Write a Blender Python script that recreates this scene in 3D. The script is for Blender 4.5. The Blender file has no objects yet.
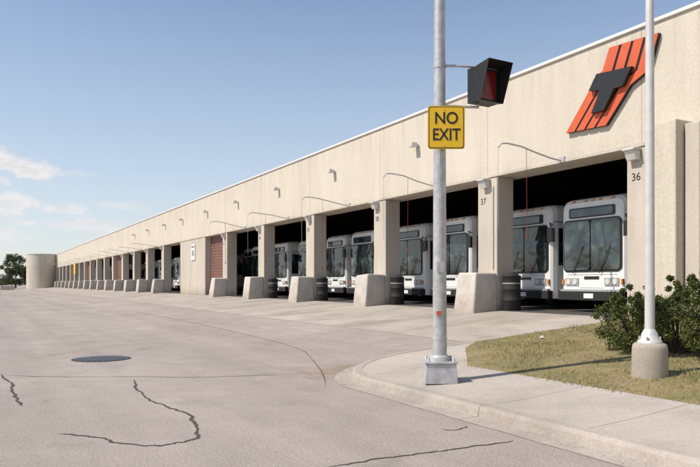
import bpy, math, random
import numpy as np
from mathutils import Vector, Matrix
random.seed(7); rng=np.random.default_rng(7)
scn=bpy.context.scene
col=bpy.context.collection
YAW=math.radians(61.64)

# ------------------------------------------------------------ materials
class NT:
    def __init__(s,tree): s.t=tree; s.n=tree.nodes; s.l=tree.links
    def new(s,typ,**kw):
        n=s.n.new(typ)
        for k,v in kw.items():
            if k.startswith('i_'):
                key=k[2:].replace('_',' ')
                n.inputs[key].default_value=v
            else: setattr(n,k,v)
        return n
    def link(s,a,b): s.l.new(a,b)
    def coord(s,kind='Object',scale=(1,1,1),loc=(0,0,0)):
        tc=s.new('ShaderNodeTexCoord'); mp=s.new('ShaderNodeMapping')
        mp.inputs['Scale'].default_value=scale; mp.inputs['Location'].default_value=loc
        s.link(tc.outputs[kind],mp.inputs['Vector']); return mp.outputs[0]
    def noise(s,vec,scale,detail=4,rough=.55,dist=0):
        n=s.new('ShaderNodeTexNoise'); n.inputs['Scale'].default_value=scale
        n.inputs['Detail'].default_value=detail; n.inputs['Roughness'].default_value=rough
        n.inputs['Distortion'].default_value=dist
        s.link(vec,n.inputs['Vector']); return n.outputs['Fac']
    def ramp(s,fac,stops):
        r=s.new('ShaderNodeValToRGB'); e=r.color_ramp.elements
        while len(e)<len(stops): e.new(.5)
        for i,(p,c) in enumerate(stops):
            e[i].position=p
            if not isinstance(c,(tuple,list)): c=(c,c,c)
            e[i].color=(*c,1)
        s.link(fac,r.inputs[0]); return r.outputs[0]
    def mix(s,a,b,fac=1.0,mode='MULTIPLY'):
        m=s.new('ShaderNodeMix',data_type='RGBA',blend_type=mode)
        if isinstance(fac,(int,float)): m.inputs[0].default_value=fac
        else: s.link(fac,m.inputs[0])
        for v,i in ((a,6),(b,7)):
            if isinstance(v,(tuple,list)): m.inputs[i].default_value=(*v,1)
            else: s.link(v,m.inputs[i])
        return m.outputs[2]
    def math(s,op,a,b=None,c=None):
        m=s.new('ShaderNodeMath',operation=op)
        for i,v in enumerate((a,b,c)):
            if v is None: continue
            if isinstance(v,(int,float)): m.inputs[i].default_value=v
            else: s.link(v,m.inputs[i])
        return m.outputs[0]
    def rng(s,v,a,b,c=0.,d=1.,smooth=True):
        r=s.new('ShaderNodeMapRange'); 
        if smooth: r.interpolation_type='SMOOTHSTEP'
        s.link(v,r.inputs[0])
        for i,q in zip((1,2,3,4),(a,b,c,d)): r.inputs[i].default_value=q
        return r.outputs[0]
    def xyz(s,kind='Object'):
        tc=s.new('ShaderNodeTexCoord'); sp=s.new('ShaderNodeSeparateXYZ'); s.link(tc.outputs[kind],sp.inputs[0]); return sp.outputs
    def bump(s,h,strength,dist=.02):
        b=s.new('ShaderNodeBump'); b.inputs['Strength'].default_value=strength
        b.inputs['Distance'].default_value=dist; s.link(h,b.inputs['Height']); return b.outputs[0]

def base(name,color=(.5,.5,.5),rough=.7,metal=0,spec=.5):
    m=bpy.data.materials.new(name); m.use_nodes=True
    nt=NT(m.node_tree); b=m.node_tree.nodes['Principled BSDF']
    b.inputs['Base Color'].default_value=(*color,1); b.inputs['Roughness'].default_value=rough
    b.inputs['Metallic'].default_value=metal
    b.inputs['Specular IOR Level'].default_value=spec
    return m,nt,b
def simple(name,color,rough=.6,metal=0,var=.12,scale=3,bump=0,spec=.5):
    m,nt,b=base(name,color,rough,metal,spec)
    v=nt.coord()
    f=nt.noise(v,scale,6,.6)
    c=nt.mix(color,nt.ramp(f,[(.25,1-var*2),(.75,1.0+var*.3)]))
    nt.link(c,b.inputs['Base Color'])
    if bump: nt.link(nt.bump(nt.noise(v,scale*12,3),bump,.01),b.inputs['Normal'])
    return m

def asphalt():
    m,nt,b=base('asphalt_road',rough=.9,spec=.25); v=nt.coord()
    big=nt.noise(v,.12,5,.6,.6); med=nt.noise(v,1.1,6,.65); fine=nt.noise(v,38,4,.75); sp=nt.noise(v,110,2,.7)
    streak=nt.noise(nt.coord(scale=(.05,.9,1)),1.0,5,.6)
    c=nt.ramp(big,[(.25,(.335,.284,.248)),(.75,(.42,.362,.32))])
    c=nt.mix(c,nt.ramp(med,[(.3,.87),(.7,1.06)]))
    c=nt.mix(c,nt.ramp(streak,[(.3,.86),(.6,1.04)]))
    c=nt.mix(c,nt.ramp(fine,[(.3,.6),(.5,1.0),(.72,1.25)]))
    c=nt.mix(c,nt.ramp(sp,[(.32,.45),(.45,1.0),(.7,1.2)]))
    sp2=nt.noise(nt.coord(loc=(13,4,0)),.8,4,.6)
    c=nt.mix(c,nt.ramp(sp2,[(.58,1.0),(.72,.84)]))
    vo=nt.new('ShaderNodeTexVoronoi',feature='DISTANCE_TO_EDGE'); vo.inputs['Scale'].default_value=.55
    wv=nt.new('ShaderNodeVectorMath',operation='ADD'); nn=nt.new('ShaderNodeTexNoise'); nn.inputs['Scale'].default_value=1.6; nn.inputs['Detail'].default_value=6
    nt.link(v,nn.inputs['Vector']); nt.link(v,wv.inputs[0]); nt.link(nn.outputs['Color'],wv.inputs[1]); nt.link(wv.outputs[0],vo.inputs['Vector'])
    cr=nt.rng(vo.outputs['Distance'],0.0,.008,1,0); gate=nt.rng(nt.noise(nt.coord(loc=(3,9,0)),.35,3,.5),.52,.62)
    c=nt.mix(c,(.62,.58,.54),nt.math('MULTIPLY',cr,gate))
    sub=nt.new('ShaderNodeVectorMath',operation='DISTANCE'); nt.link(nt.coord(),sub.inputs[0]); sub.inputs[1].default_value=(-10.9,-8.95,0)
    silt=nt.math('ADD',nt.math('MULTIPLY',sub.outputs['Value'],.8),nt.math('MULTIPLY',nt.math('SUBTRACT',nt.noise(nt.coord(),2.2,6,.7),.5),2.2))
    c=nt.mix(c,nt.mix(c,(.82,.72,.62)),nt.ramp(silt,[(.15,.9),(.85,0.0)]),'MIX')
    nt.link(c,b.inputs['Base Color'])
    h=nt.math('ADD',fine,nt.math('MULTIPLY',sp,.7))
    nt.link(nt.bump(h,.55,.01),b.inputs['Normal']); return m
def concrete(name,ca,cb,joint=None,scale=1.0,stain=.85,bumpv=.2,vert=False,topdrip=False,foot=False,oil=False):
    m,nt,b=base(name,rough=.88,spec=.3); v=nt.coord()
    big=nt.noise(v,.5*scale,6,.6,.4); fine=nt.noise(v,25*scale,4,.7); sp=nt.noise(v,90,2,.6)
    c=nt.ramp(big,[(.3,ca),(.7,cb)])
    c=nt.mix(c,nt.ramp(fine,[(.3,.86),(.7,1.07)]))
    c=nt.mix(c,nt.ramp(sp,[(.3,.8),(.5,1.0),(.7,1.06)]))
    if vert:
        st=nt.noise(nt.coord(scale=(1.2,1.2,.15)),1.0,6,.65)
        c=nt.mix(c,nt.ramp(st,[(.3,stain),(.55,1.0)]))
        st2=nt.noise(nt.coord(scale=(6,6,.25),loc=(3,0,0)),1.0,4,.6)
        c=nt.mix(c,nt.ramp(st2,[(.25,.955),(.5,1.0)]))
    else:
        st=nt.noise(nt.coord(loc=(5,8,0)),.9,5,.7)
        c=nt.mix(c,nt.ramp(st,[(.3,stain),(.55,1.02)]))
    if topdrip:
        z=nt.xyz()[2]; dr=nt.noise(nt.coord(scale=(3.2,3.2,.1)),1.0,5,.75)
        f=nt.math('MULTIPLY',nt.rng(z,6.6,8.0),nt.rng(dr,.46,.66))
        f2=nt.math('MULTIPLY',nt.rng(z,5.0,5.55,1,0),nt.rng(dr,.40,.62))
        c=nt.mix(c,(.86,.84,.82),f); c=nt.mix(c,(.90,.88,.85),f2)
    if foot:
        z=nt.xyz()[2]; nf=nt.noise(nt.coord(loc=(2,2,5)),2.5,5,.7)
        f=nt.rng(nt.math('ADD',z,nt.math('MULTIPLY',nf,-1.6)),-.3,.75,1,0)
        c=nt.mix(c,(.74,.70,.66),f)
    if oil:
        x=nt.xyz()[0]; t=nt.math('FRACT',nt.math('DIVIDE',nt.math('ADD',x,300.45),3.425))
        band=nt.rng(nt.math('ABSOLUTE',nt.math('SUBTRACT',t,.5)),.08,.40,1,0)
        on=nt.noise(nt.coord(scale=(1,.35,1),loc=(7,1,0)),1.1,5,.65)
        c=nt.mix(c,(.74,.72,.70),nt.math('MULTIPLY',band,nt.rng(on,.38,.68)))
    if joint:
        br=nt.new('ShaderNodeTexBrick',offset=0.0)
        br.inputs['Scale'].default_value=1; br.inputs['Mortar Size'].default_value=.010
        br.inputs['Mortar Smooth'].default_value=.2
        br.inputs['Brick Width'].default_value=joint[0]; br.inputs['Row Height'].default_value=joint[1]
        br.inputs['Color1'].default_value=(1,1,1,1); br.inputs['Color2'].default_value=(.92,.92,.91,1); br.inputs['Mortar'].default_value=(.55,.51,.47,1)
        nt.link(nt.coord(loc=(.4,.3,0)),br.inputs['Vector'])
        c=nt.mix(c,br.outputs['Color'])
    nt.link(c,b.inputs['Base Color'])
    nt.link(nt.bump(nt.math('ADD',fine,sp),bumpv,.008),b.inputs['Normal']); return m
def leafmat(name,stops,rough=.6,transl=.25):
    m,nt,b=base(name,rough=rough,spec=.35)
    g=nt.new('ShaderNodeNewGeometry')
    c=nt.ramp(g.outputs['Random Per Island'],stops)
    big=nt.noise(nt.coord(),1.2,4,.6)
    c=nt.mix(c,nt.ramp(big,[(.3,.75),(.7,1.15)]))
    nt.link(c,b.inputs['Base Color'])
    tr=nt.new('ShaderNodeBsdfTranslucent'); nt.link(c,tr.inputs['Color'])
    mx=nt.new('ShaderNodeMixShader'); mx.inputs[0].default_value=transl
    out=[n for n in nt.n if n.type=='OUTPUT_MATERIAL'][0]
    nt.link(b.outputs[0],mx.inputs[1]); nt.link(tr.outputs[0],mx.inputs[2]); nt.link(mx.outputs[0],out.inputs[0])
    return m

M={}
M['asphalt']=asphalt()
M['apron']=concrete('concrete_apron',(.41,.357,.303),(.49,.43,.373),joint=(6.85,4.0),stain=.80,oil=True)
M['walk']=concrete('concrete_sidewalk',(.44,.385,.332),(.515,.455,.40),joint=(1.5,30),stain=.84)
M['kerb']=concrete('concrete_kerb',(.40,.345,.295),(.49,.43,.37),joint=(3.0,30),stain=.76)
M['wall']=concrete('wall_concrete',(.60,.532,.432),(.655,.588,.488),scale=.6,stain=.92,vert=True,topdrip=True)
M['pier']=concrete('pier_concrete',(.52,.455,.375),(.59,.525,.44),scale=1,stain=.84,vert=True,foot=True)
M['block']=concrete('guard_concrete',(.54,.49,.425),(.63,.575,.51),scale=2,stain=.78,foot=True)
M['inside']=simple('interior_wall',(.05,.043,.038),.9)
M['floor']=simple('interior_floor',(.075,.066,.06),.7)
M['coping']=simple('coping_metal',(.70,.68,.64),.5,var=.05)
M['joint']=simple('panel_joint',(.42,.37,.31),.9)
M['galv']=simple('galvanised_steel',(.56,.55,.54),.45,.3,var=.2,scale=9)
M['lampgrey']=simple('pole_paint',(.64,.62,.59),.45,.15,var=.09,scale=7)
M['black']=simple('black_paint',(.018,.017,.016),.45)
M['rubber']=simple('black_rubber',(.022,.02,.019),.75)
M['yellow']=simple('sign_yellow',(.88,.52,.012),.45,var=.05)
M['white']=simple('sign_white',(.78,.76,.72),.5,var=.04)
M['orange']=simple('logo_orange',(.64,.11,.035),.5,var=.08)
M['red']=simple('cord_red',(.25,.03,.025),.6)
M['buswhite']=simple('bus_white_paint',(.80,.785,.75),.3,var=.08,scale=1.5)
M['busgrey']=simple('bus_grey_skirt',(.36,.36,.35),.45,var=.1)
m,nt,b=base('dark_glass',(.018,.032,.035),.05,0,1.0)
nt.link(nt.bump(nt.noise(nt.coord(),1.4,2,.4,.5),.5,.06),b.inputs['Normal'])
nt.link(nt.ramp(nt.noise(nt.coord(loc=(0,3,1)),1.6,3,.5,.8),[(.42,(.008,.013,.014)),(.56,(.03,.048,.05)),(.68,(.09,.105,.105))]),b.inputs['Base Color'])
M['glass']=m
M['lens']=simple('lamp_lens',(.65,.65,.6),.15)
M['amber']=simple('amber_lens',(.6,.2,.02),.3)
M['redlens']=simple('signal_red_lens',(.20,.008,.008),.2)
M['doorbrown']=simple('roller_door_brown',(.22,.10,.07),.6)
M['crack']=simple('crack_sealant',(.075,.058,.05),.85)
M['iron']=simple('cast_iron',(.085,.09,.10),.55,.3,bump=.4)
M['dirt']=simple('dirt',(.27,.20,.14),.95,var=.3,scale=6,bump=.4)
m,nt,b=base('lawn_soil',rough=.95,spec=.1); v=nt.coord()
c=nt.ramp(nt.noise(v,1.3,6,.7,.5),[(.3,(.36,.275,.165)),(.52,(.27,.225,.11)),(.72,(.16,.165,.06))])
c=nt.mix(c,nt.ramp(nt.noise(v,40,3,.7),[(.3,.55),(.7,1.2)]))
nt.link(c,b.inputs['Base Color']); nt.link(nt.bump(nt.noise(v,40,3),.6,.03),b.inputs['Normal']); M['soil']=m
M['grass']=leafmat('lawn_grass',[(0,(.13,.14,.045)),(.3,(.23,.205,.08)),(.6,(.38,.30,.155)),(1,(.50,.39,.23))])
M['leaf']=leafmat('shrub_leaves',[(0,(.045,.065,.013)),(.5,(.09,.12,.026)),(.85,(.16,.18,.045)),(1,(.25,.24,.075))])
M['treeleaf']=leafmat('tree_leaves',[(0,(.06,.075,.03)),(.6,(.11,.13,.05)),(1,(.18,.18,.08))])
M['bark']=simple('bark',(.10,.075,.05),.9,bump=.5)
M['rope']=simple('rope_pale',(.5,.42,.36),.8)
M['litter']=simple('litter_paper',(.75,.75,.75),.7)

# ------------------------------------------------------------ mesh builder
def empty(name,loc=(0,0,0),rz=0):
    e=bpy.data.objects.new(name,None); col.objects.link(e); e.location=loc; e.rotation_euler=(0,0,rz)
    e.empty_display_size=.3; return e
class MB:
    def __init__(s): s.v=[];s.f=[];s.mi=[];s.mats=[];s.sm=[]
    def m(s,k):
        if M[k] not in s.mats: s.mats.append(M[k])
        return s.mats.index(M[k])
    def add(s,vs,fs,k,smooth=False):
        o=len(s.v); i=s.m(k); s.v+= [tuple(p) for p in vs]
        for f in fs: s.f.append(tuple(o+a for a in f)); s.mi.append(i); s.sm.append(smooth)
    def box(s,x0,x1,y0,y1,z0,z1,k,mat=None):
        vs=[(x,y,z) for z in (z0,z1) for y in (y0,y1) for x in (x0,x1)]
        if mat: vs=[mat@Vector(p) for p in vs]
        s.add(vs,[(0,2,3,1),(4,5,7,6),(0,1,5,4),(2,6,7,3),(0,4,6,2),(1,3,7,5)],k)
    def hexa(s,b,t,k):
        s.add(list(b)+list(t),[(3,2,1,0),(4,5,6,7),(0,1,5,4),(1,2,6,5),(2,3,7,6),(3,0,4,7)],k)
    def tube(s,path,r,k,n=12,caps=True):
        P=[Vector(p) for p in path]; R=r if isinstance(r,(list,tuple)) else [r]*len(P)
        rings=[]
        for i,p in enumerate(P):
            d=(P[min(i+1,len(P)-1)]-P[max(i-1,0)]).normalized()
            a=Vector((0,0,1)) if abs(d.z)<.9 else Vector((1,0,0))
            u=d.cross(a).normalized(); w=d.cross(u).normalized()
            rings.append([p+(u*math.cos(2*math.pi*j/n)+w*math.sin(2*math.pi*j/n))*R[i] for j in range(n)])
        vs=[q for r_ in rings for q in r_]
        fs=[(i*n+j,i*n+(j+1)%n,(i+1)*n+(j+1)%n,(i+1)*n+j) for i in range(len(P)-1) for j in range(n)]
        s.add(vs,fs,k,True)
        if caps:
            s.add(rings[0],[tuple(range(n))],k); s.add(rings[-1],[tuple(range(n))[::-1]],k)
    def prism(s,pts,y0,y1,k,mat=None):
        n=len(pts)
        vs=[Vector((p[0],y0,p[1])) for p in pts]+[Vector((p[0],y1,p[1])) for p in pts]
        if mat: vs=[mat@q for q in vs]
        s.add(vs,[tuple(range(n)),tuple(range(2*n-1,n-1,-1))]+[(i,i+n,(i+1)%n+n,(i+1)%n) for i in range(n)],k)
    def build(s,name,parent=None,bevel=0,fixn=True,loc=None):
        me=bpy.data.meshes.new(name); me.from_pydata(s.v,[],s.f)
        for q in s.mats: me.materials.append(q)
        me.polygons.foreach_set('material_index',s.mi); me.polygons.foreach_set('use_smooth',s.sm)
        if fixn:
            import bmesh
            bm=bmesh.new(); bm.from_mesh(me); bmesh.ops.recalc_face_normals(bm,faces=bm.faces); bm.to_mesh(me); bm.free()
        ob=bpy.data.objects.new(name,me); col.objects.link(ob)
        if parent: ob.parent=parent
        if loc: ob.location=loc
        if bevel:
            bv=ob.modifiers.new('bevel','BEVEL'); bv.width=bevel; bv.segments=2; bv.limit_method='ANGLE'; bv.angle_limit=math.radians(40)
        return ob
def text(name,body,size,mat,parent,loc,rot,extrude=.002,sx=1.0,bold=.012):
    cu=bpy.data.curves.new(name,'FONT'); cu.body=body; cu.size=size; cu.align_x='CENTER'; cu.align_y='CENTER'; cu.extrude=extrude
    cu.offset=size*bold; cu.space_line=.82
    cu.materials.append(M[mat]); o=bpy.data.objects.new(name,cu); col.objects.link(o)
    o.parent=parent; o.location=loc; o.rotation_euler=rot; o.scale=(sx,1,1); return o

# ------------------------------------------------------------ ground
def gz(y):
    if y<=-9.6: return 0.0
    if y<-8.4: t=(y+9.6)/1.2; return .08*.6*t*t
    if y<-.6: return .08*(y+9)
    if y<.4: t=(y+.6); return .672+ .08*t-.04*t*t*.8
    return .72
Ys=[-1500,-400,-100,-40,-20,-12,-9.6,-9.3,-9,-8.7,-8.4,-6,-3,-.6,-.3,0,.4,60,1500]
Xs=[-1500,-500,-200,-60,-30,-15,-5,15,60,1500]
def sheet(name,Xs,Ys,dz,k,parent=None):
    b=MB(); vs=[(x,y,gz(y)+dz) for y in Ys for x in Xs]; n=len(Xs)
    b.add(vs,[(j*n+i,j*n+i+1,(j+1)*n+i+1,(j+1)*n+i) for j in range(len(Ys)-1) for i in range(n-1)],k)
    return b.build(name,parent)
sheet('ground',Xs,Ys,0,'asphalt')
sheet('concrete_apron',[-164,-100,-60,-30,-11.6],[-5.2,-3,-.6,-.3,-.02],.004,'apron')

R=2.2; CX,CY=-9.0,-7.1
def outline(off):
    p=[(15,-9.3-off)]
    for x in (10,5,0,-3,-6): p.append((x,-9.3-off))
    for i in range(0,21):
        a=math.radians(270-90*i/20); p.append((CX+(R+off)*math.cos(a),CY+(R+off)*math.sin(a)))
    for y in (-6,-4,-2,-.6,-.02): p.append((-11.2-off,y))
    return p
H=.13
def strip(b,A,B,za,zb,k,sm=False):
    n=len(A)
    vs=[(p[0],p[1],gz(p[1])+za) for p in A]+[(p[0],p[1],gz(p[1])+zb) for p in B]
    b.add(vs,[(i,i+1,n+i+1,n+i) for i in range(n-1)],k,sm)
kb=MB(); A=outline(0)
strip(kb,outline(.015),A,-.02,H-.04,'kerb'); 
strip(kb,A,outline(-.012),H-.04,H-.012,'kerb'); strip(kb,outline(-.012),outline(-.04),H-.012,H,'kerb'); strip(kb,outline(-.04),outline(-.17),H,H,'kerb'); strip(kb,outline(.30),outline(.01),.005,.009,'kerb')
kb.build('kerb')
def xmin(y,off=-.17):
    r=R+off
    if y>=CY: return -11.2-off
    return CX-math.sqrt(max(0,r*r-(y-CY)**2))
NX=8
b=MB(); vs=[]
ys2=[-9.129,-9.1,-9.05,-9.0,-8.9,-8.8,-8.6,-8.4,-8.1,-7.8,-7.5]
for y in ys2:
    x0=xmin(y)
    for i in range(NX): 
        x=x0+(15-x0)*(i/(NX-1))**2; vs.append((x,y,gz(y)+H-.004))
b.add(vs,[(j*NX+i,j*NX+i+1,(j+1)*NX+i+1,(j+1)*NX+i) for j in range(len(ys2)-1) for i in range(NX-1)],'walk')
tri=[(-7.5,-8.9),(-7.2,-9.3),(-6.9,-9.7),(-6.6,-10.1),(-6.3,-10.5),(-6.0,-10.75),(-5.6,-11.02)]
vs=[]
for y,xe in tri: vs+= [(xmin(y),y,gz(y)+H-.004),(xe,y,gz(y)+H-.004)]
b.add(vs,[(2*i,2*i+1,2*i+3,2*i+2) for i in range(len(tri)-1)],'walk')
b.build('sidewalk')
def lawn_x0(y):
    if y>-5.6: return -11.03
    return float(np.interp(y,[t[0] for t in tri],[t[1] for t in tri]))
b=MB(); vs=[]; gy=[-7.5,-7.2,-6.9,-6.6,-6.3,-6.0,-5.6,-5,-3,-.6,-.02]
for y in gy:
    x0=lawn_x0(y)
    for i in range(NX): vs.append((x0+(15-x0)*i/(NX-1),y,gz(y)+H-.002))
b.add(vs,[(j*NX+i,j*NX+i+1,(j+1)*NX+i+1,(j+1)*NX+i) for j in range(len(gy)-1) for i in range(NX-1)],'soil')
b.build('lawn')
N=70000
y=rng.uniform(-7.60,-.1,N); x=rng.uniform(-11.05,-1.5,N)
x0=np.array([lawn_x0(t) for t in y]); 
dens=np.sin(x*2.1+1.3*np.sin(y*1.7))*np.sin(y*2.7+.8*np.sin(x*2.3))*.6+.4*np.sin(x*6.1+2*np.sin(y*4.7))*np.sin(y*7.3+2*np.sin(x*5.3))
keep=(x>x0-.03+rng.normal(0,.035,N))&(rng.random(N)<.5+.55*dens)
x=x[keep];y=y[keep];dens=dens[keep];n=len(x)
z=np.array([gz(t) for t in y])+H-.004
h=rng.uniform(.015,.05,n)*(1+.7*dens); tuft=rng.random(n)<.03; h[tuft]*=2.2
a=rng.uniform(0,6.28,n); w=rng.uniform(.003,.007,n)
lx=rng.normal(0,.025,n); ly=rng.normal(0,.025,n)
V=np.empty((n*3,3)); V[0::3]=np.c_[x-w*np.cos(a),y-w*np.sin(a),z]; V[1::3]=np.c_[x+w*np.cos(a),y+w*np.sin(a),z]; V[2::3]=np.c_[x+lx,y+ly,z+h]
me=bpy.data.meshes.new('grass'); me.from_pydata(V.tolist(),[],np.arange(n*3).reshape(-1,3).tolist()); me.materials.append(M['grass'])
g=bpy.data.objects.new('grass',me); col.objects.link(g)

def ribbon(b,pts,w,k,dz=.004,jit=.012,seg=10):
    P=[]; n=len(pts)
    def cr(p0,p1,p2,p3,t):
        return tuple(.5*((2*p1[i])+(-p0[i]+p2[i])*t+(2*p0[i]-5*p1[i]+4*p2[i]-p3[i])*t*t+(-p0[i]+3*p1[i]-3*p2[i]+p3[i])*t**3) for i in range(2))
    ox=oy=0
    for i in range(n-1):
        p0=pts[max(i-1,0)];p1=pts[i];p2=pts[i+1];p3=pts[min(i+2,n-1)]
        for j in range(seg):
            q=cr(p0,p1,p2,p3,j/seg); ox=.7*ox+random.gauss(0,jit);oy=.7*oy+random.gauss(0,jit)
            P.append((q[0]+ox,q[1]+oy))
    P.append(pts[-1]); vs=[]; wf=1
    for i,p in enumerate(P):
        q=P[min(i+1,len(P)-1)]; o=P[max(i-1,0)]
        d=Vector((q[0]-o[0],q[1]-o[1]))
        if d.length: d.normalize()
        wf=.6*wf+.4*random.uniform(.4,1.6)
        ww=w*wf*.5*min(1,.25+min(i,len(P)-1-i)/6)
        for sgn in (1,-1):
            X=p[0]-d.y*ww*sgn; Y=p[1]+d.x*ww*sgn; vs.append((X,Y,gz(Y)+dz))
    b.add(vs,[(2*i,2*i+1,2*i+3,2*i+2) for i in range(len(P)-1)],k)
b=MB()
ribbon(b,[(-11.6,-12.3),(-10.6,-12.45),(-9.5,-12.5),(-8.9,-12.4),(-8.3,-12.3),(-7.6,-12.4),(-7.1,-12.5),(-6.9,-12.6),(-6.8,-12.8),(-6.8,-13.0),(-7.1,-13.3),(-7.5,-13.5),(-7.8,-13.8)],.034,'crack')
ribbon(b,[(-13.2,-14.2),(-12.7,-13.6),(-12.3,-12.9),(-11.9,-12.1),(-11.4,-11.4),(-11.2,-10.6),(-11.0,-9.9)],.022,'crack')
ribbon(b,[(-13.4,-14.25),(-12.4,-14.15),(-11.3,-14.1),(-10.5,-14.1),(-9.8,-14.05)],.038,'crack')
ribbon(b,[(-5.3,-11.9),(-5.3,-11.4),(-5.3,-10.9),(-5.28,-10.5),(-5.3,-9.75)],.026,'crack')
ribbon(b,[(-9.6,-9.75),(-12.5,-8.6),(-16,-7.9),(-25,-7.6),(-40,-7.5)],.018,'crack')
ribbon(b,[(-6.1,-10.1),(-5.95,-9.95),(-6.1,-9.75)],.02,'crack')
b.build('pavement_crack')
b=MB()
def disc(b,cx,cy,r,dz,k,n=40):
    pts=[]
    for i in range(n):
        Y=cy+r*math.sin(2*math.pi*i/n); pts.append((cx+r*math.cos(2*math.pi*i/n),Y,gz(Y)+dz))
    b.add(pts,[tuple(range(n))],k)
disc(b,-15.1,-12.3,.60,.004,'crack'); disc(b,-15.1,-12.3,.55,.009,'iron')
for i in range(-4,5):
    hw=math.sqrt(.46**2-(i*.1)**2)
    b.box(-15.1-hw,-15.1+hw,-12.3+i*.1-.02,-12.3+i*.1+.02,.009,.016,'iron')
b.build('manhole_cover')
b=MB()
for i in range(500):
    an=math.radians(random.uniform(190,300)); rr=R+.02+abs(random.gauss(0,.22))
    X=CX+rr*math.cos(an)+ (random.uniform(0,5) if an>math.radians(270) else 0); Y=CY+rr*math.sin(an)
    if an>math.radians(270): Y=-9.3-abs(random.gauss(0,.12))-.02
    s=random.uniform(.002,.008); zz=gz(Y)+.008
    b.add([(X-s,Y-s*.6,zz),(X+s,Y-s,zz),(X+s*.3,Y+s,zz),(X,Y,zz+s)],[(0,1,3),(1,2,3),(2,0,3)],'dirt')
b.build('gutter_dirt')

# ------------------------------------------------------------ garage building
bld=empty('bus_garage_building')
ZH,ZT,ZF=5.02,7.98,.73
XL=-164.0
b=MB(); b.box(XL,15,0,1.0,ZH,ZT,'wall'); b.build('fascia_wall',bld)
b=MB(); b.box(XL-.05,15.05,-.06,1.1,ZT,ZT+.09,'coping'); b.build('roof_coping',bld,.01)
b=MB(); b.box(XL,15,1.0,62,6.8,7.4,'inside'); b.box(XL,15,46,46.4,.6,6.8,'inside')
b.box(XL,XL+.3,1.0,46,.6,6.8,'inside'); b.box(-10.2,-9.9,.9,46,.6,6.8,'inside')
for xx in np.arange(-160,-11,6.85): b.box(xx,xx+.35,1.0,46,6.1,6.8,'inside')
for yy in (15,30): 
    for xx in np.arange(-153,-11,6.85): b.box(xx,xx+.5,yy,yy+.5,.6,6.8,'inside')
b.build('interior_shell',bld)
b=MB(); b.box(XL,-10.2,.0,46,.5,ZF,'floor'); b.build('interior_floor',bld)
piers=[-11.95]+[-17.9-6.85*i for i in range(5)]
b=MB()
jx=[-8.2,-11.5]+[p+.5 for p in piers[1:]]+[-49.5-3.4*i for i in range(33)]
for x in jx: 
    if x>XL: b.box(x-.008,x+.008,-.004,.01,ZH,ZT,'joint')
b.build('wall_joints',bld)
b=MB(); b.box(XL,-10.95,-.03,.0,ZH,ZH+.10,'pier'); b.build('door_header_trim',bld,.008)
pb=MB(); gb=MB()
allp=piers+[-56.7-6.85*(i+1) for i in range(15)]
for i,x in enumerate(allp):
    pb.box(x,x+.95,.003,.70,.6,ZH,'pier')
    if i>0:
        z0=gz(-1)-.05; q=[(x-.05,-1.0),(x+1.0,-1.0),(x+1.0,-.003),(x-.05,-.003)]
        e=random.uniform(-.04,.04)
        t=[(x+.03+e,-.84+e),(x+.93,-.84),(x+.94,-.003),(x+.02,-.003)]
        gb.hexa([(a,c,z0) for a,c in q],[(a,c,ZF+1.22+random.uniform(-.04,.04)) for a,c in t],'block')
pb.box(-56.7,-49.5,.003,.7,.6,ZH,'pier')
pb.box(-10.95,15,.003,.75,.5,ZH,'pier')
for x in (-10.85,-7.5,-3.2,1.1):
    pb.box(x,x+.75,-.62,-.003,.4,5.35,'wall')
    pb.box(x+.78,x+1.15,-.35,-.003,.4,5.25,'pier')
pb.build('piers',bld,.025); gb.build('guard_blocks',bld,.05)
b=MB()
b.box(-49.45,-46.3,.45,.52,ZF,ZH,'doorbrown')
for k in range(20): b.box(-49.45,-46.3,.43,.45,ZF+.05+k*.21,ZF+.2+k*.21,'doorbrown')
for x in (-90.95+.95,-118.35+.95,-138.9+.95):
    for k in range(20): b.box(x,x+5.9,.5,.55,ZF+k*.21,ZF+.18+k*.21,'doorbrown')
b.build('roller_doors',bld)
b=MB(); b.tube([(-166,-2.9,.3),(-166,-2.9,7.9)],3.2,'wall',40); b.tube([(-166,-2.9,7.9),(-166,-2.9,8.02)],3.28,'coping',40)
b.box(-166.6,-163.9,-.2,3,.5,7.9,'wall'); b.build('stair_tower',bld)
b=MB()
for i,x in enumerate(allp):
    X=x-2.2
    if X<-150 or -57<X<-46: continue
    dr=random.uniform(-.06,.06)
    b.box(X-.12,X+.12,-.06,-.004,ZH-.0,ZH+.16,'galv')
    path=[(X,-.05,ZH+.06),(X-.05,-.35,ZH+.1),(X-.05,-.9,ZH+.2),(X-.05,-1.5,ZH+.3+dr),(X-.05,-2.0,ZH+.34+dr),(X-.05,-2.2,ZH+.31+dr),(X-.05,-2.3,ZH+.2+dr)]
    b.tube(path,.026,'lampgrey',8)
    b.tube([(X-.05,-2.3,ZH+.2+dr),(X-.07,-2.3,ZH-.7),(X-.05,-2.3,ZH-1.9)],.006,'rope',5)
    L=random.uniform(1.7,2.8); sw=random.uniform(-.06,.06)
    b.tube([(X-.05,-1.3,ZH+.26),(X-.05+sw*.3,-1.3,ZH-1.0),(X-.05+sw,-1.3,ZH-L)],.007,'red',5)
    b.tube([(X-.05+sw,-1.3,ZH-L),(X-.05+sw,-1.3,ZH-L-.14)],.022,'red',6)
b.build('door_pull_arms',bld)
b=MB()
for i,x in enumerate(allp[:10]):
    xx=x+.12+ (.2 if i%2 else 0)
    b.hexa([(xx,-.16,ZH-.33),(xx+.3,-.16,ZH-.33),(xx+.3,-.003,ZH-.33),(xx,-.003,ZH-.33)],[(xx,-.26,ZH-.1),(xx+.3,-.26,ZH-.1),(xx+.3,-.003,ZH-.1),(xx,-.003,ZH-.1)],'lens')
    b.box(xx-.03,xx+.33,-.30,-.003,ZH-.097,ZH-.04,'lampgrey')
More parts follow.
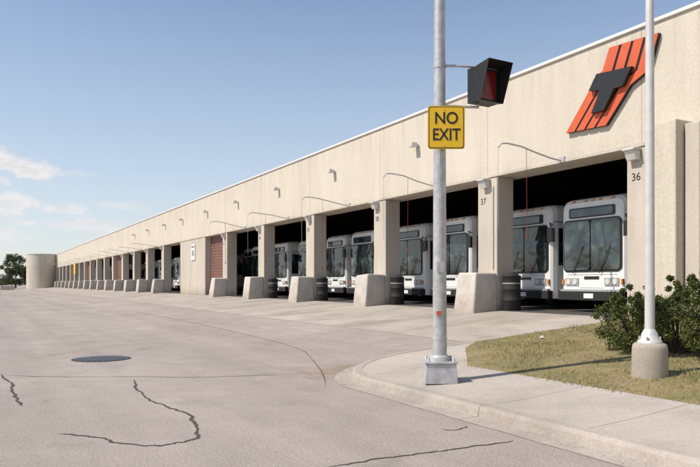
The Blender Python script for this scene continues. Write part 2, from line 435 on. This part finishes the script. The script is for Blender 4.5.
for x in (-21.6,-28.5,-35.3,-42.2,-49,-56,-62,-69,-76):
    b.box(x,x+.26,-.34,-.1,6.74,6.9,'lampgrey'); b.box(x+.1,x+.2,-.12,-.003,6.77,6.85,'galv')
b.tube([(-17.1,-.03,ZH-.3),(-17.1,-.03,ZF+1.3)],.018,'galv',6)
b.build('wall_lights',bld,.012)
for i in range(6):
    text('bay_number',str(36+i),.28,'black',bld,(allp[i]+.28,-.002,ZH-.75),(math.pi/2,0,0),bold=0,extrude=.001)

lg=empty('transit_logo_sign')
def lerp(a,b,t): return (a[0]*(1-t)+b[0]*t,a[1]*(1-t)+b[1]*t)
L=[(-13.90,5.80),(-13.12,6.72),(-12.92,7.05),(-12.62,7.20),(-12.40,7.74)]
S=[(-12.52,5.74),(-12.00,6.32),(-11.76,6.60),(-11.22,6.84),(-10.94,7.66)]
b=MB()
b.prism(L+S[::-1],-.10,-.004,'black')
K=4
for k in range(K):
    t0=k/K+.03*(k>0); t1=(k+1)/K-.03*(k<K-1)
    a=[lerp(L[i],S[i],t0) for i in range(5)]; c=[lerp(L[i],S[i],t1) for i in range(5)]
    for i in range(4): b.prism([a[i],c[i],c[i+1],a[i+1]],-.12,-.103,'orange')
b.build('stripes_panel',lg)
b=MB()
b.prism([(-12.98,6.74),(-12.72,7.12),(-11.62,7.02),(-11.90,6.60),(-12.16,6.60),(-12.48,6.12),(-12.90,6.12),(-12.60,6.66)],-.24,-.122,'black')
b.build('letter_t',lg)

ss=empty('speed_limit_sign',(-52.6,-.05,4.0))
b=MB(); b.box(-.5,.5,-.02,.04,-.62,.62,'white'); b.build('plate',ss,.01)
text('numerals','30',.62,'black',ss,(0,-.026,-.1),(math.pi/2,0,0)); text('legend','MAXIMUM',.16,'black',ss,(0,-.026,.42),(math.pi/2,0,0))
ys_=empty('clearance_sign',(-128,-.3,0))
b=MB(); b.box(-1.2,1.2,-.1,0,3.2,5.1,'yellow'); b.box(-.06,.06,0,.28,3.9,4.3,'galv'); b.build('plate',ys_,.01)

def barrel(x,y):
    b=MB(); prof=[(0,.27),(.02,.29),(.3,.28),(.32,.30),(.35,.28),(.65,.28),(.67,.30),(.7,.28),(1.05,.28),(1.07,.30),(1.1,.30)]
    b.tube([(0,0,p[0]) for p in prof],[p[1] for p in prof],'rubber',24)
    b.tube([(0,0,.84),(0,0,.88)],.283,'busgrey',24)
    b.tube([(0,0,1.1),(0,0,1.16),(0,0,1.2)],[.26,.2,.05],'rubber',24)
    return b.build('rubbish_barrel',loc=(x,y,ZF))
for x in piers[1:5]: barrel(x+1.35+random.uniform(-.1,.15),.35+random.uniform(-.1,.1))

# ------------------------------------------------------------ buses
def bus_mesh():
    W,Hh,Ln=2.45,3.45,11.8
    b=MB()
    def sec(y,ins,top,bot,r):
        pts=[];x0,x1,z0,z1=ins,W-ins,bot,Hh-top
        for cx,cz,a0 in ((x1-r,z1-r,0),(x0+r,z1-r,90)):
            for j in range(6):
                a=math.radians(a0+90*j/5); pts.append((cx+r*math.cos(a),y,cz+r*math.sin(a)))
        pts.append((x0,y,z0)); pts.append((x1,y,z0)); return pts
    secs=[sec(.0,.20,.30,.36,.22),sec(.03,.10,.16,.36,.24),sec(.10,.04,.07,.36,.26),sec(.25,.0,.02,.36,.26),sec(.5,0,0,.36,.26),sec(11.5,0,0,.36,.26),sec(11.75,.06,.08,.4,.25),sec(Ln,.2,.25,.4,.22)]
    n=len(secs[0]); vs=[p for s in secs for p in s]
    fs=[(i*n+j,i*n+(j+1)%n,(i+1)*n+(j+1)%n,(i+1)*n+j) for i in range(len(secs)-1) for j in range(n)]
    fs+=[tuple(range(n))[::-1],tuple(range((len(secs)-1)*n,len(secs)*n))]
    b.add(vs,fs,'buswhite',False)
    def pane(x0,x1,z0,z1,y0,y1,k,r=.1,lean=0):
        pts=[]
        for cx,cz,a0 in ((x1-r,z1-r,0),(x0+r,z1-r,90),(x0+r,z0+r,180),(x1-r,z0+r,270)):
            for j in range(5): 
                a=math.radians(a0+22.5*j); pts.append((cx+r*math.cos(a),cz+r*math.sin(a)))
        m_=None
        if lean: m_=Matrix.Translation(((x0+x1)/2,0,z0))@Matrix.Rotation(lean,4,'Z')@Matrix.Translation((-(x0+x1)/2,0,-z0))
        b.prism(pts,y0,y1,k,m_)
    pane(.15,2.30,1.20,2.78,-.02,.03,'black',.16)
    pane(.20,1.205,1.26,2.73,-.05,.0,'glass',.12,-.03); pane(1.245,2.25,1.26,2.73,-.05,.0,'glass',.12,.03)
    pane(.38,2.07,2.83,3.13,-.03,.02,'black',.05); pane(.44,2.01,2.87,3.09,-.04,-.02,'glass',.04)
    for x0,x1 in ((-.008,.03),(W-.03,W+.008)):
        b.box(x0,x1,.30,1.15,1.45,2.66,'black'); 
    b.box(-.014,-.004,.36,1.10,1.50,2.60,'glass'); b.box(W+.004,W+.014,.36,1.10,1.50,2.60,'glass')
    b.box(.04,W-.04,-.13,.08,.36,.62,'rubber'); b.box(.10,W-.10,-.10,.05,.62,.68,'busgrey')
    for s in (.24,W-.24-.5):
        b.box(s,s+.5,-.03,.02,.80,1.02,'busgrey')
        for q in (.12,.37): b.tube([(s+q,-.045,.91),(s+q,-.0,.91)],.085,'lens',14)
    for s in (.10,W-.17): b.box(s,s+.07,-.03,.05,.83,.99,'amber')
    for s in (.5,.95,1.225,1.5,1.95): b.box(s-.05,s+.05,.02,.1,3.30,3.36,'amber')
    b.box(.95,1.5,-.012,.0,.98,1.07,'black')
    b.box(.30,2.15,-.006,.0,1.115,1.13,'busgrey'); b.box(.78,1.67,-.006,.0,.72,.735,'busgrey')
    b.box(1.05,1.4,-.145,-.13,.42,.56,'white')
    for s,t in ((.55,.95),(1.55,1.95)):
        b.tube([(s,-.06,1.16),(s+.2,-.09,1.5),(t,-.075,1.95)],.012,'black',5)
    for s,d in ((0.05,-1),(W-.05,1)):
        b.tube([(s,.1,2.75),(s+d*.15,-.18,2.8),(s+d*.25,-.22,2.6)],.018,'black',6)
        b.box(min(s+d*.15,s+d*.36),max(s+d*.15,s+d*.36),-.26,-.17,2.18,2.60,'black')
    for X0,X1,G0,G1 in ((-.006,.02,-.012,.0),(W-.02,W+.006,W,W+.012)):
        b.box(X0,X1,1.35,11.1,1.62,2.68,'black')
        y=1.42
        while y<10.8:
            b.box(G0,G1,y,y+1.15,1.68,2.62,'glass'); y+=1.24
        b.box(X0,X1,.3,11.6,.36,.62,'busgrey')
        for wy in (2.55,8.6):
            pts=[(.62*math.cos(math.radians(a)),.5+.62*math.sin(math.radians(a))) for a in range(0,181,15)]
            pts=[(.62,.34)]+pts+[(-.62,.34)]
            m_=Matrix.Translation((0,wy,0))@Matrix.Rotation(math.radians(90),4,'Z')
            xx=X0 if X0<0 else X1
            b.prism(pts,-xx-.012 if X0<0 else -xx-.006,-xx+.006 if X0<0 else -xx+.012,'black',m_)
            b.tube([(xx-.02 if X0<0 else xx-.28,wy,.5),(xx+.28 if X0<0 else xx+.02,wy,.5)],.49,'rubber',28)
            b.tube([(xx-.035 if X0<0 else xx,wy,.5),(xx if X0<0 else xx+.035,wy,.5)],.27,'lampgrey',20)
    b.box(.6,1.85,7.5,10.5,Hh-.01,Hh+.18,'buswhite')
    return b
first=bus_mesh().build('city_bus')
bx=[(-18.75,1.75),(-15.55,1.35),(-26.2,1.9),(-22.75,1.6),(-33.8,2.2),(-30.2,1.8),(-41.2,2.0),(-37.8,2.3),(-48.6,2.6),(-45.1,2.0)]+[(q,2.2) for q in (-61.5,-68.2,-75.3,-82,-96,-103,-110,-124,-131)]
for i,(x,yy) in enumerate(bx):
    o=first if i==0 else bpy.data.objects.new('city_bus',first.data)
    if i: col.objects.link(o)
    o.location=(x,yy,ZF); o.rotation_euler=(0,0,random.uniform(-.015,.015))

# ------------------------------------------------------------ poles
pz=gz(-8.65)+H
sp=empty('signal_pole',(-8.09,-8.65,pz-.003),YAW)
b=MB(); b.tube([(0,0,.05),(0,0,3.7),(0,0,7.4)],[.105,.088,.072],'galv',28); b.tube([(0,0,7.4),(0,0,7.44)],.08,'galv',24)
b.build('shaft',sp)
b=MB()
b.hexa([(-.235,-.21,0),(.235,-.21,0),(.235,.21,0),(-.235,.21,0)],[(-.215,-.19,.28),(.215,-.19,.28),(.215,.19,.28),(-.215,.19,.28)],'galv')
b.box(-.235,.235,-.21,.21,.283,.315,'galv'); b.tube([(0,0,.31),(0,0,.38),(0,0,.40)],[.15,.14,.11],'galv',20)
for sx in (-1,1):
    for sy in (-1,1): b.tube([(sx*.18,sy*.16,.31),(sx*.18,sy*.16,.37)],.02,'galv',8)
b.build('base_box',sp,.012)
b=MB()
b.box(-.06,.01,-.112,-.09,.98,1.04,'orange'); b.box(-.05,.05,-.108,-.09,1.6,1.75,'galv')
b.tube([(0,0,.62),(0,0,.65)],.107,'galv',24)
b.build('labels',sp)
b=MB()
def rrect(x0,x1,z0,z1,r):
    pts=[]
    for cx,cz,a0 in ((x1-r,z1-r,0),(x0+r,z1-r,90),(x0+r,z0+r,180),(x1-r,z0+r,270)):
        for j in range(6):
            a=math.radians(a0+18*j); pts.append((cx+r*math.cos(a),cz+r*math.sin(a)))
    return pts
sg=empty('no_exit_sign',(-8.09,-8.65,0),YAW)
cx=.075; zc=3.83
b.prism(rrect(cx-.265,cx+.265,zc-.31,zc+.31,.04),-.150,-.145,'yellow')
b.prism(rrect(cx-.252,cx+.252,zc-.297,zc+.297,.032),-.1525,-.1502,'black')
b.prism(rrect(cx-.241,cx+.241,zc-.286,zc+.286,.027),-.155,-.1527,'yellow')
b.box(-.03,.03,-.145,-.08,zc-.26,zc-.2,'galv'); b.box(-.03,.03,-.145,-.08,zc+.2,zc+.26,'galv')
for zz in (zc-.23,zc+.23): b.tube([(0,0,zz-.015),(0,0,zz+.015)],.098,'galv',20)
for zz in (zc-.262,zc+.262): b.tube([(cx-.03,-.16,zz),(cx-.03,-.154,zz)],.009,'galv',8)
b.build('plate',sg)
text('line_1','NO',.24,'black',sg,(cx,-.157,zc+.125),(math.pi/2,0,0),sx=.9,bold=.012)
text('line_2','EXIT',.24,'black',sg,(cx,-.157,zc-.11),(math.pi/2,0,0),sx=.82,bold=.012)
sh=empty('lane_signal',(-8.09,-8.65,0),YAW)
b=MB()
for zz in (4.76,4.17):
    b.tube([(0,0,zz),(.25,.0,zz),(.56,.02,zz-.01)],.019,'galv',10); b.tube([(0,0,zz-.04),(0,0,zz+.04)],.092,'galv',20)
b.tube([(.56,.02,4.15),(.56,.02,4.78)],.018,'galv',10)
b.build('bracket_arms',sh)
T=Matrix.Translation((.66,-.03,4.46))@Matrix.Rotation(math.radians(30),4,'Z')
b=MB()
b.box(-.20,.20,-.03,.16,-.25,.25,'black',T)
b.box(-.175,.175,-.036,-.031,-.225,.225,'black',T)
b.prism(rrect(-.155,.155,-.205,.205,.05),-.05,-.037,'redlens',T)
b.prism([(-.06,-.14),(.07,-.14),(.10,.02),(.085,.10),(.06,.10),(.055,.17),(.03,.17),(.02,.12),(.0,.19),(-.03,.18),(-.03,.12),(-.07,.15),(-.09,.13),(-.07,0)],-.054,-.0505,'redlens',T)
ob=b.build('housing',sh,.01)
b=MB()
def hood(*q): b.add([T@Vector(p) for p in q],[(0,1,2,3)],'black')
f0,f1=-.03,-.33
A_=[(-.20,f0,.25),(.20,f0,.25),(.20,f0,-.25),(-.20,f0,-.25)]
B_=[(-.225,f1,.275),(.225,f1,.275),(.215,f1+.19,-.265),(-.215,f1+.19,-.265)]
for i in (0,1,2,3): hood(A_[i],A_[(i+1)%4],B_[(i+1)%4],B_[i])
ob=b.build('visor',sh); sm=ob.modifiers.new('s','SOLIDIFY'); sm.thickness=.005

lz=gz(-6.47)+H
lp=empty('street_lamp',(-6.24,-6.47,lz-.02))
b=MB(); b.tube([(0,0,0),(0,0,.40),(0,0,.45),(0,0,.47)],[.235,.228,.215,.18],'block',36); b.build('concrete_base',lp)
b=MB(); b.tube([(0,0,.47),(0,0,.50),(0,0,.51),(0,0,.60),(0,0,.66)],[.16,.16,.12,.105,.068],'lampgrey',28)
for k in range(4):
    a=k*math.pi/2+.4; b.tube([(.135*math.cos(a),.135*math.sin(a),.49),(.135*math.cos(a),.135*math.sin(a),.56)],.014,'galv',8)
b.tube([(0,0,.6),(0,0,4),(0,0,8.5)],[.066,.058,.045],'lampgrey',28)
b.tube([(0,0,8.4),(-.1,-.5,8.8),(-.2,-1.3,9.0),(-.25,-1.9,9.02)],[.04,.035,.03,.03],'lampgrey',14)
b.tube([(-.25,-1.8,9.02),(-.27,-2.0,9.02),(-.29,-2.3,8.99),(-.31,-2.5,8.95)],[.05,.13,.14,.05],'lampgrey',16)
b.build('shaft',lp)

# ------------------------------------------------------------ vegetation
def leafcloud(name,base_loc,clumps,nleaf,size,matk,stems,parent=None):
    V=[];F=[]
    for i in range(nleaf):
        c,r=clumps[random.randrange(len(clumps))]
        d=Vector((random.gauss(0,1),random.gauss(0,1),random.gauss(0,1))).normalized()*(random.random()**.45)
        p=Vector(c)+Vector((d.x*r,d.y*r,d.z*r*.9))
        if p.z<.03: continue
        s=size*random.uniform(.6,1.3)
        u=Vector((random.gauss(0,1),random.gauss(0,1),random.gauss(0,.7))).normalized()
        w=u.cross(Vector((random.gauss(0,1),random.gauss(0,1),random.gauss(0,1)))).normalized()
        o=len(V); V+= [p-u*s,p+w*s*.42,p+u*s,p-w*s*.42]; F.append((o,o+1,o+2,o+3))
    b=MB(); b.add(V,F,matk)
    for st in stems: b.tube(st[0],st[1],'bark',6,False)
    return b.build(name,parent,fixn=False,loc=base_loc)
def shrub(x,y,w,h,n):
    cl=[];st=[]
    for i in range(50):
        a=random.uniform(0,6.28); rr=w*.5*math.sqrt(random.random())
        hh=h*random.uniform(.10,.93)*(1-.3*(rr/(w*.5))**2)
        c=(rr*math.cos(a),rr*math.sin(a),hh); cl.append((c,random.uniform(.10,.18)))
        st.append(([(rr*.15*math.cos(a),rr*.15*math.sin(a),0),(rr*.6*math.cos(a),rr*.6*math.sin(a),hh*.55),(c[0],c[1],hh+.06)],[.012,.008,.003]))
    for i in range(30):
        a=random.uniform(0,6.28); rr=w*.5*random.uniform(.3,1.1); hh=h*random.uniform(.75,1.18)*(1-.3*(rr/(w*.5))**2)
        cl.append(((rr*math.cos(a),rr*math.sin(a),hh),.06))
        st.append(([(rr*.3*math.cos(a),rr*.3*math.sin(a),h*.2),(rr*math.cos(a),rr*math.sin(a),hh+.08)],[.006,.002]))
    return leafcloud('shrub',(x,y,gz(y)+H-.01),cl,n,.026,'leaf',st)
shrub(-7.85,-4.75,1.25,1.0,12000)
shrub(-7.15,-4.65,1.35,1.15,13000)
shrub(-6.35,-4.6,1.5,1.3,13000)
shrub(-5.3,-4.4,1.4,1.1,6000)
def tree(x,y,h,w,n):
    cl=[];st=[]
    th=h*.2
    st.append(([(0,0,0),(.05,0,th),(0,.1,h*.7)],[.22,.15,.05]))
    for i in range(60):
        a=random.uniform(0,6.28); t=random.random(); zz=th*.8+(h-th)*t; rmax=w*.5*math.sin(math.pi*min(1,.15+.8*t))**.5
        rr=rmax*math.sqrt(random.random()); c=(rr*math.cos(a),rr*math.sin(a),zz); cl.append((c,random.uniform(.6,1.1)))
        if i%3==0: st.append(([(0,0,th+(zz-th)*.4),c],[.07,.02]))
    return leafcloud('deciduous_tree',(x,y,.3),cl,n,.24,'treeleaf',st)
tree(-189,-7.3,8.4,7.2,8000)
tree(-196,-15,6.2,6.5,5000)
cl=[]
for i in range(150):
    yy=random.uniform(-230,60); cl.append(((random.uniform(-8,8),yy,random.uniform(.5,3.8)+1.2*math.sin(yy*.08)),random.uniform(1.4,2.8)))
leafcloud('distant_trees',(-420,0,0),cl,12000,.6,'treeleaf',[])
b=MB()
for k in range(7):
    x=-172-k*.2; y=-11-k*3.2
    b.hexa([(x-.35,y,0),(x+.35,y,0),(x+.35,y+2.9,0),(x-.35,y+2.9,0)],[(x-.12,y,1.0),(x+.12,y,1.0),(x+.12,y+2.9,1.0),(x-.12,y+2.9,1.0)],'block')
b.build('concrete_barrier')
for (x,y,s) in ((-10.2,-4.6,.05),(-5.75,-5.9,.06)):
    b=MB(); z=gz(y)+H+.01
    b.add([(x-s,y-s*.6,z),(x+s*.8,y-s,z+.02),(x+s,y+s*.7,z),(x-s*.5,y+s,z+.03),(x,y,z+.06)],[(0,1,4),(1,2,4),(2,3,4),(3,0,4)],'litter'); b.build('litter_paper')

# ------------------------------------------------------------ sky, sun, camera
EL=math.radians(50); sd=Vector((-.2*math.cos(EL),-.98*math.cos(EL),math.sin(EL))).normalized()
w=bpy.data.worlds.new('World'); scn.world=w; w.use_nodes=True
nt=NT(w.node_tree); bg=w.node_tree.nodes['Background']
sky=nt.new('ShaderNodeTexSky',sky_type='NISHITA'); sky.sun_disc=False; sky.sun_elevation=EL; sky.sun_rotation=math.atan2(sd.x,sd.y)
sky.air_density=1.0; sky.dust_density=.4; sky.ozone_density=1.3
tc=nt.new('ShaderNodeTexCoord'); sx=nt.new('ShaderNodeSeparateXYZ'); nt.link(tc.outputs['Generated'],sx.inputs[0])
az=nt.math('DIVIDE',sx.outputs[1],nt.math('MULTIPLY',sx.outputs[0],-1)); el=sx.outputs[2]
mp=nt.new('ShaderNodeMapping'); mp.inputs['Scale'].default_value=(12,12,30); nt.link(tc.outputs['Generated'],mp.inputs[0])
ns=nt.noise(mp.outputs[0],1.6,9,.6,.25)
xneg=nt.math('LESS_THAN',sx.outputs[0],0)
tot=None
for a0,e0,wa,he,am in ((.055,.148,.045,.015,1.0),(.0,.150,.05,.022,1.0),(-.04,.108,.08,.012,.9),(.085,.100,.04,.010,.85),(.03,.100,.045,.012,.85),(.10,.078,.10,.009,.6),(.22,.066,.10,.008,.35),(.0,.065,.09,.012,.6),(.17,.108,.05,.006,.35)):
    da=nt.math('DIVIDE',nt.math('SUBTRACT',az,a0),wa); de=nt.math('DIVIDE',nt.math('SUBTRACT',el,e0),he)
    r=nt.math('SQRT',nt.math('ADD',nt.math('MULTIPLY',da,da),nt.math('MULTIPLY',de,de)))
    mk=nt.math('SUBTRACT',1.45,r)
    mk=nt.math('ADD',mk,nt.math('MULTIPLY',nt.math('SUBTRACT',ns,.54),4.2))
    q=nt.rng(mk,0,1.0,0,am)
    tot=q if tot is None else nt.math('MAXIMUM',tot,q)
tot=nt.math('MULTIPLY',tot,xneg)
hz=nt.rng(el,0,.42,.66,.03,False)
c=nt.mix(sky.outputs[0],(5.0,5.2,5.6),hz,'MIX')
shade=nt.rng(nt.noise(mp.outputs[0],3.0,5,.6),.35,.65,.86,1.0)
cc=nt.mix((6.4,6.15,6.1),shade,1.0)
c=nt.mix(c,cc,nt.math('MULTIPLY',tot,.9),'MIX')
nt.link(c,bg.inputs['Color']); bg.inputs['Strength'].default_value=.145
sl=bpy.data.lights.new('sun','SUN'); sl.energy=5.0; sl.angle=math.radians(.5); sl.color=(1,.93,.83)
so=bpy.data.objects.new('sun',sl); col.objects.link(so); so.rotation_euler=sd.to_track_quat('Z','Y').to_euler()
cam=bpy.data.cameras.new('camera'); co=bpy.data.objects.new('camera',cam); col.objects.link(co); scn.camera=co
co.location=(0,-14.5,1.6); co.rotation_euler=(math.pi/2,0,YAW); cam.sensor_width=36; cam.lens=34.97; cam.shift_y=49.5/700; cam.clip_end=4000; cam.clip_start=.05
scn.view_settings.view_transform='Standard'; scn.view_settings.look='None'; scn.view_settings.exposure=0
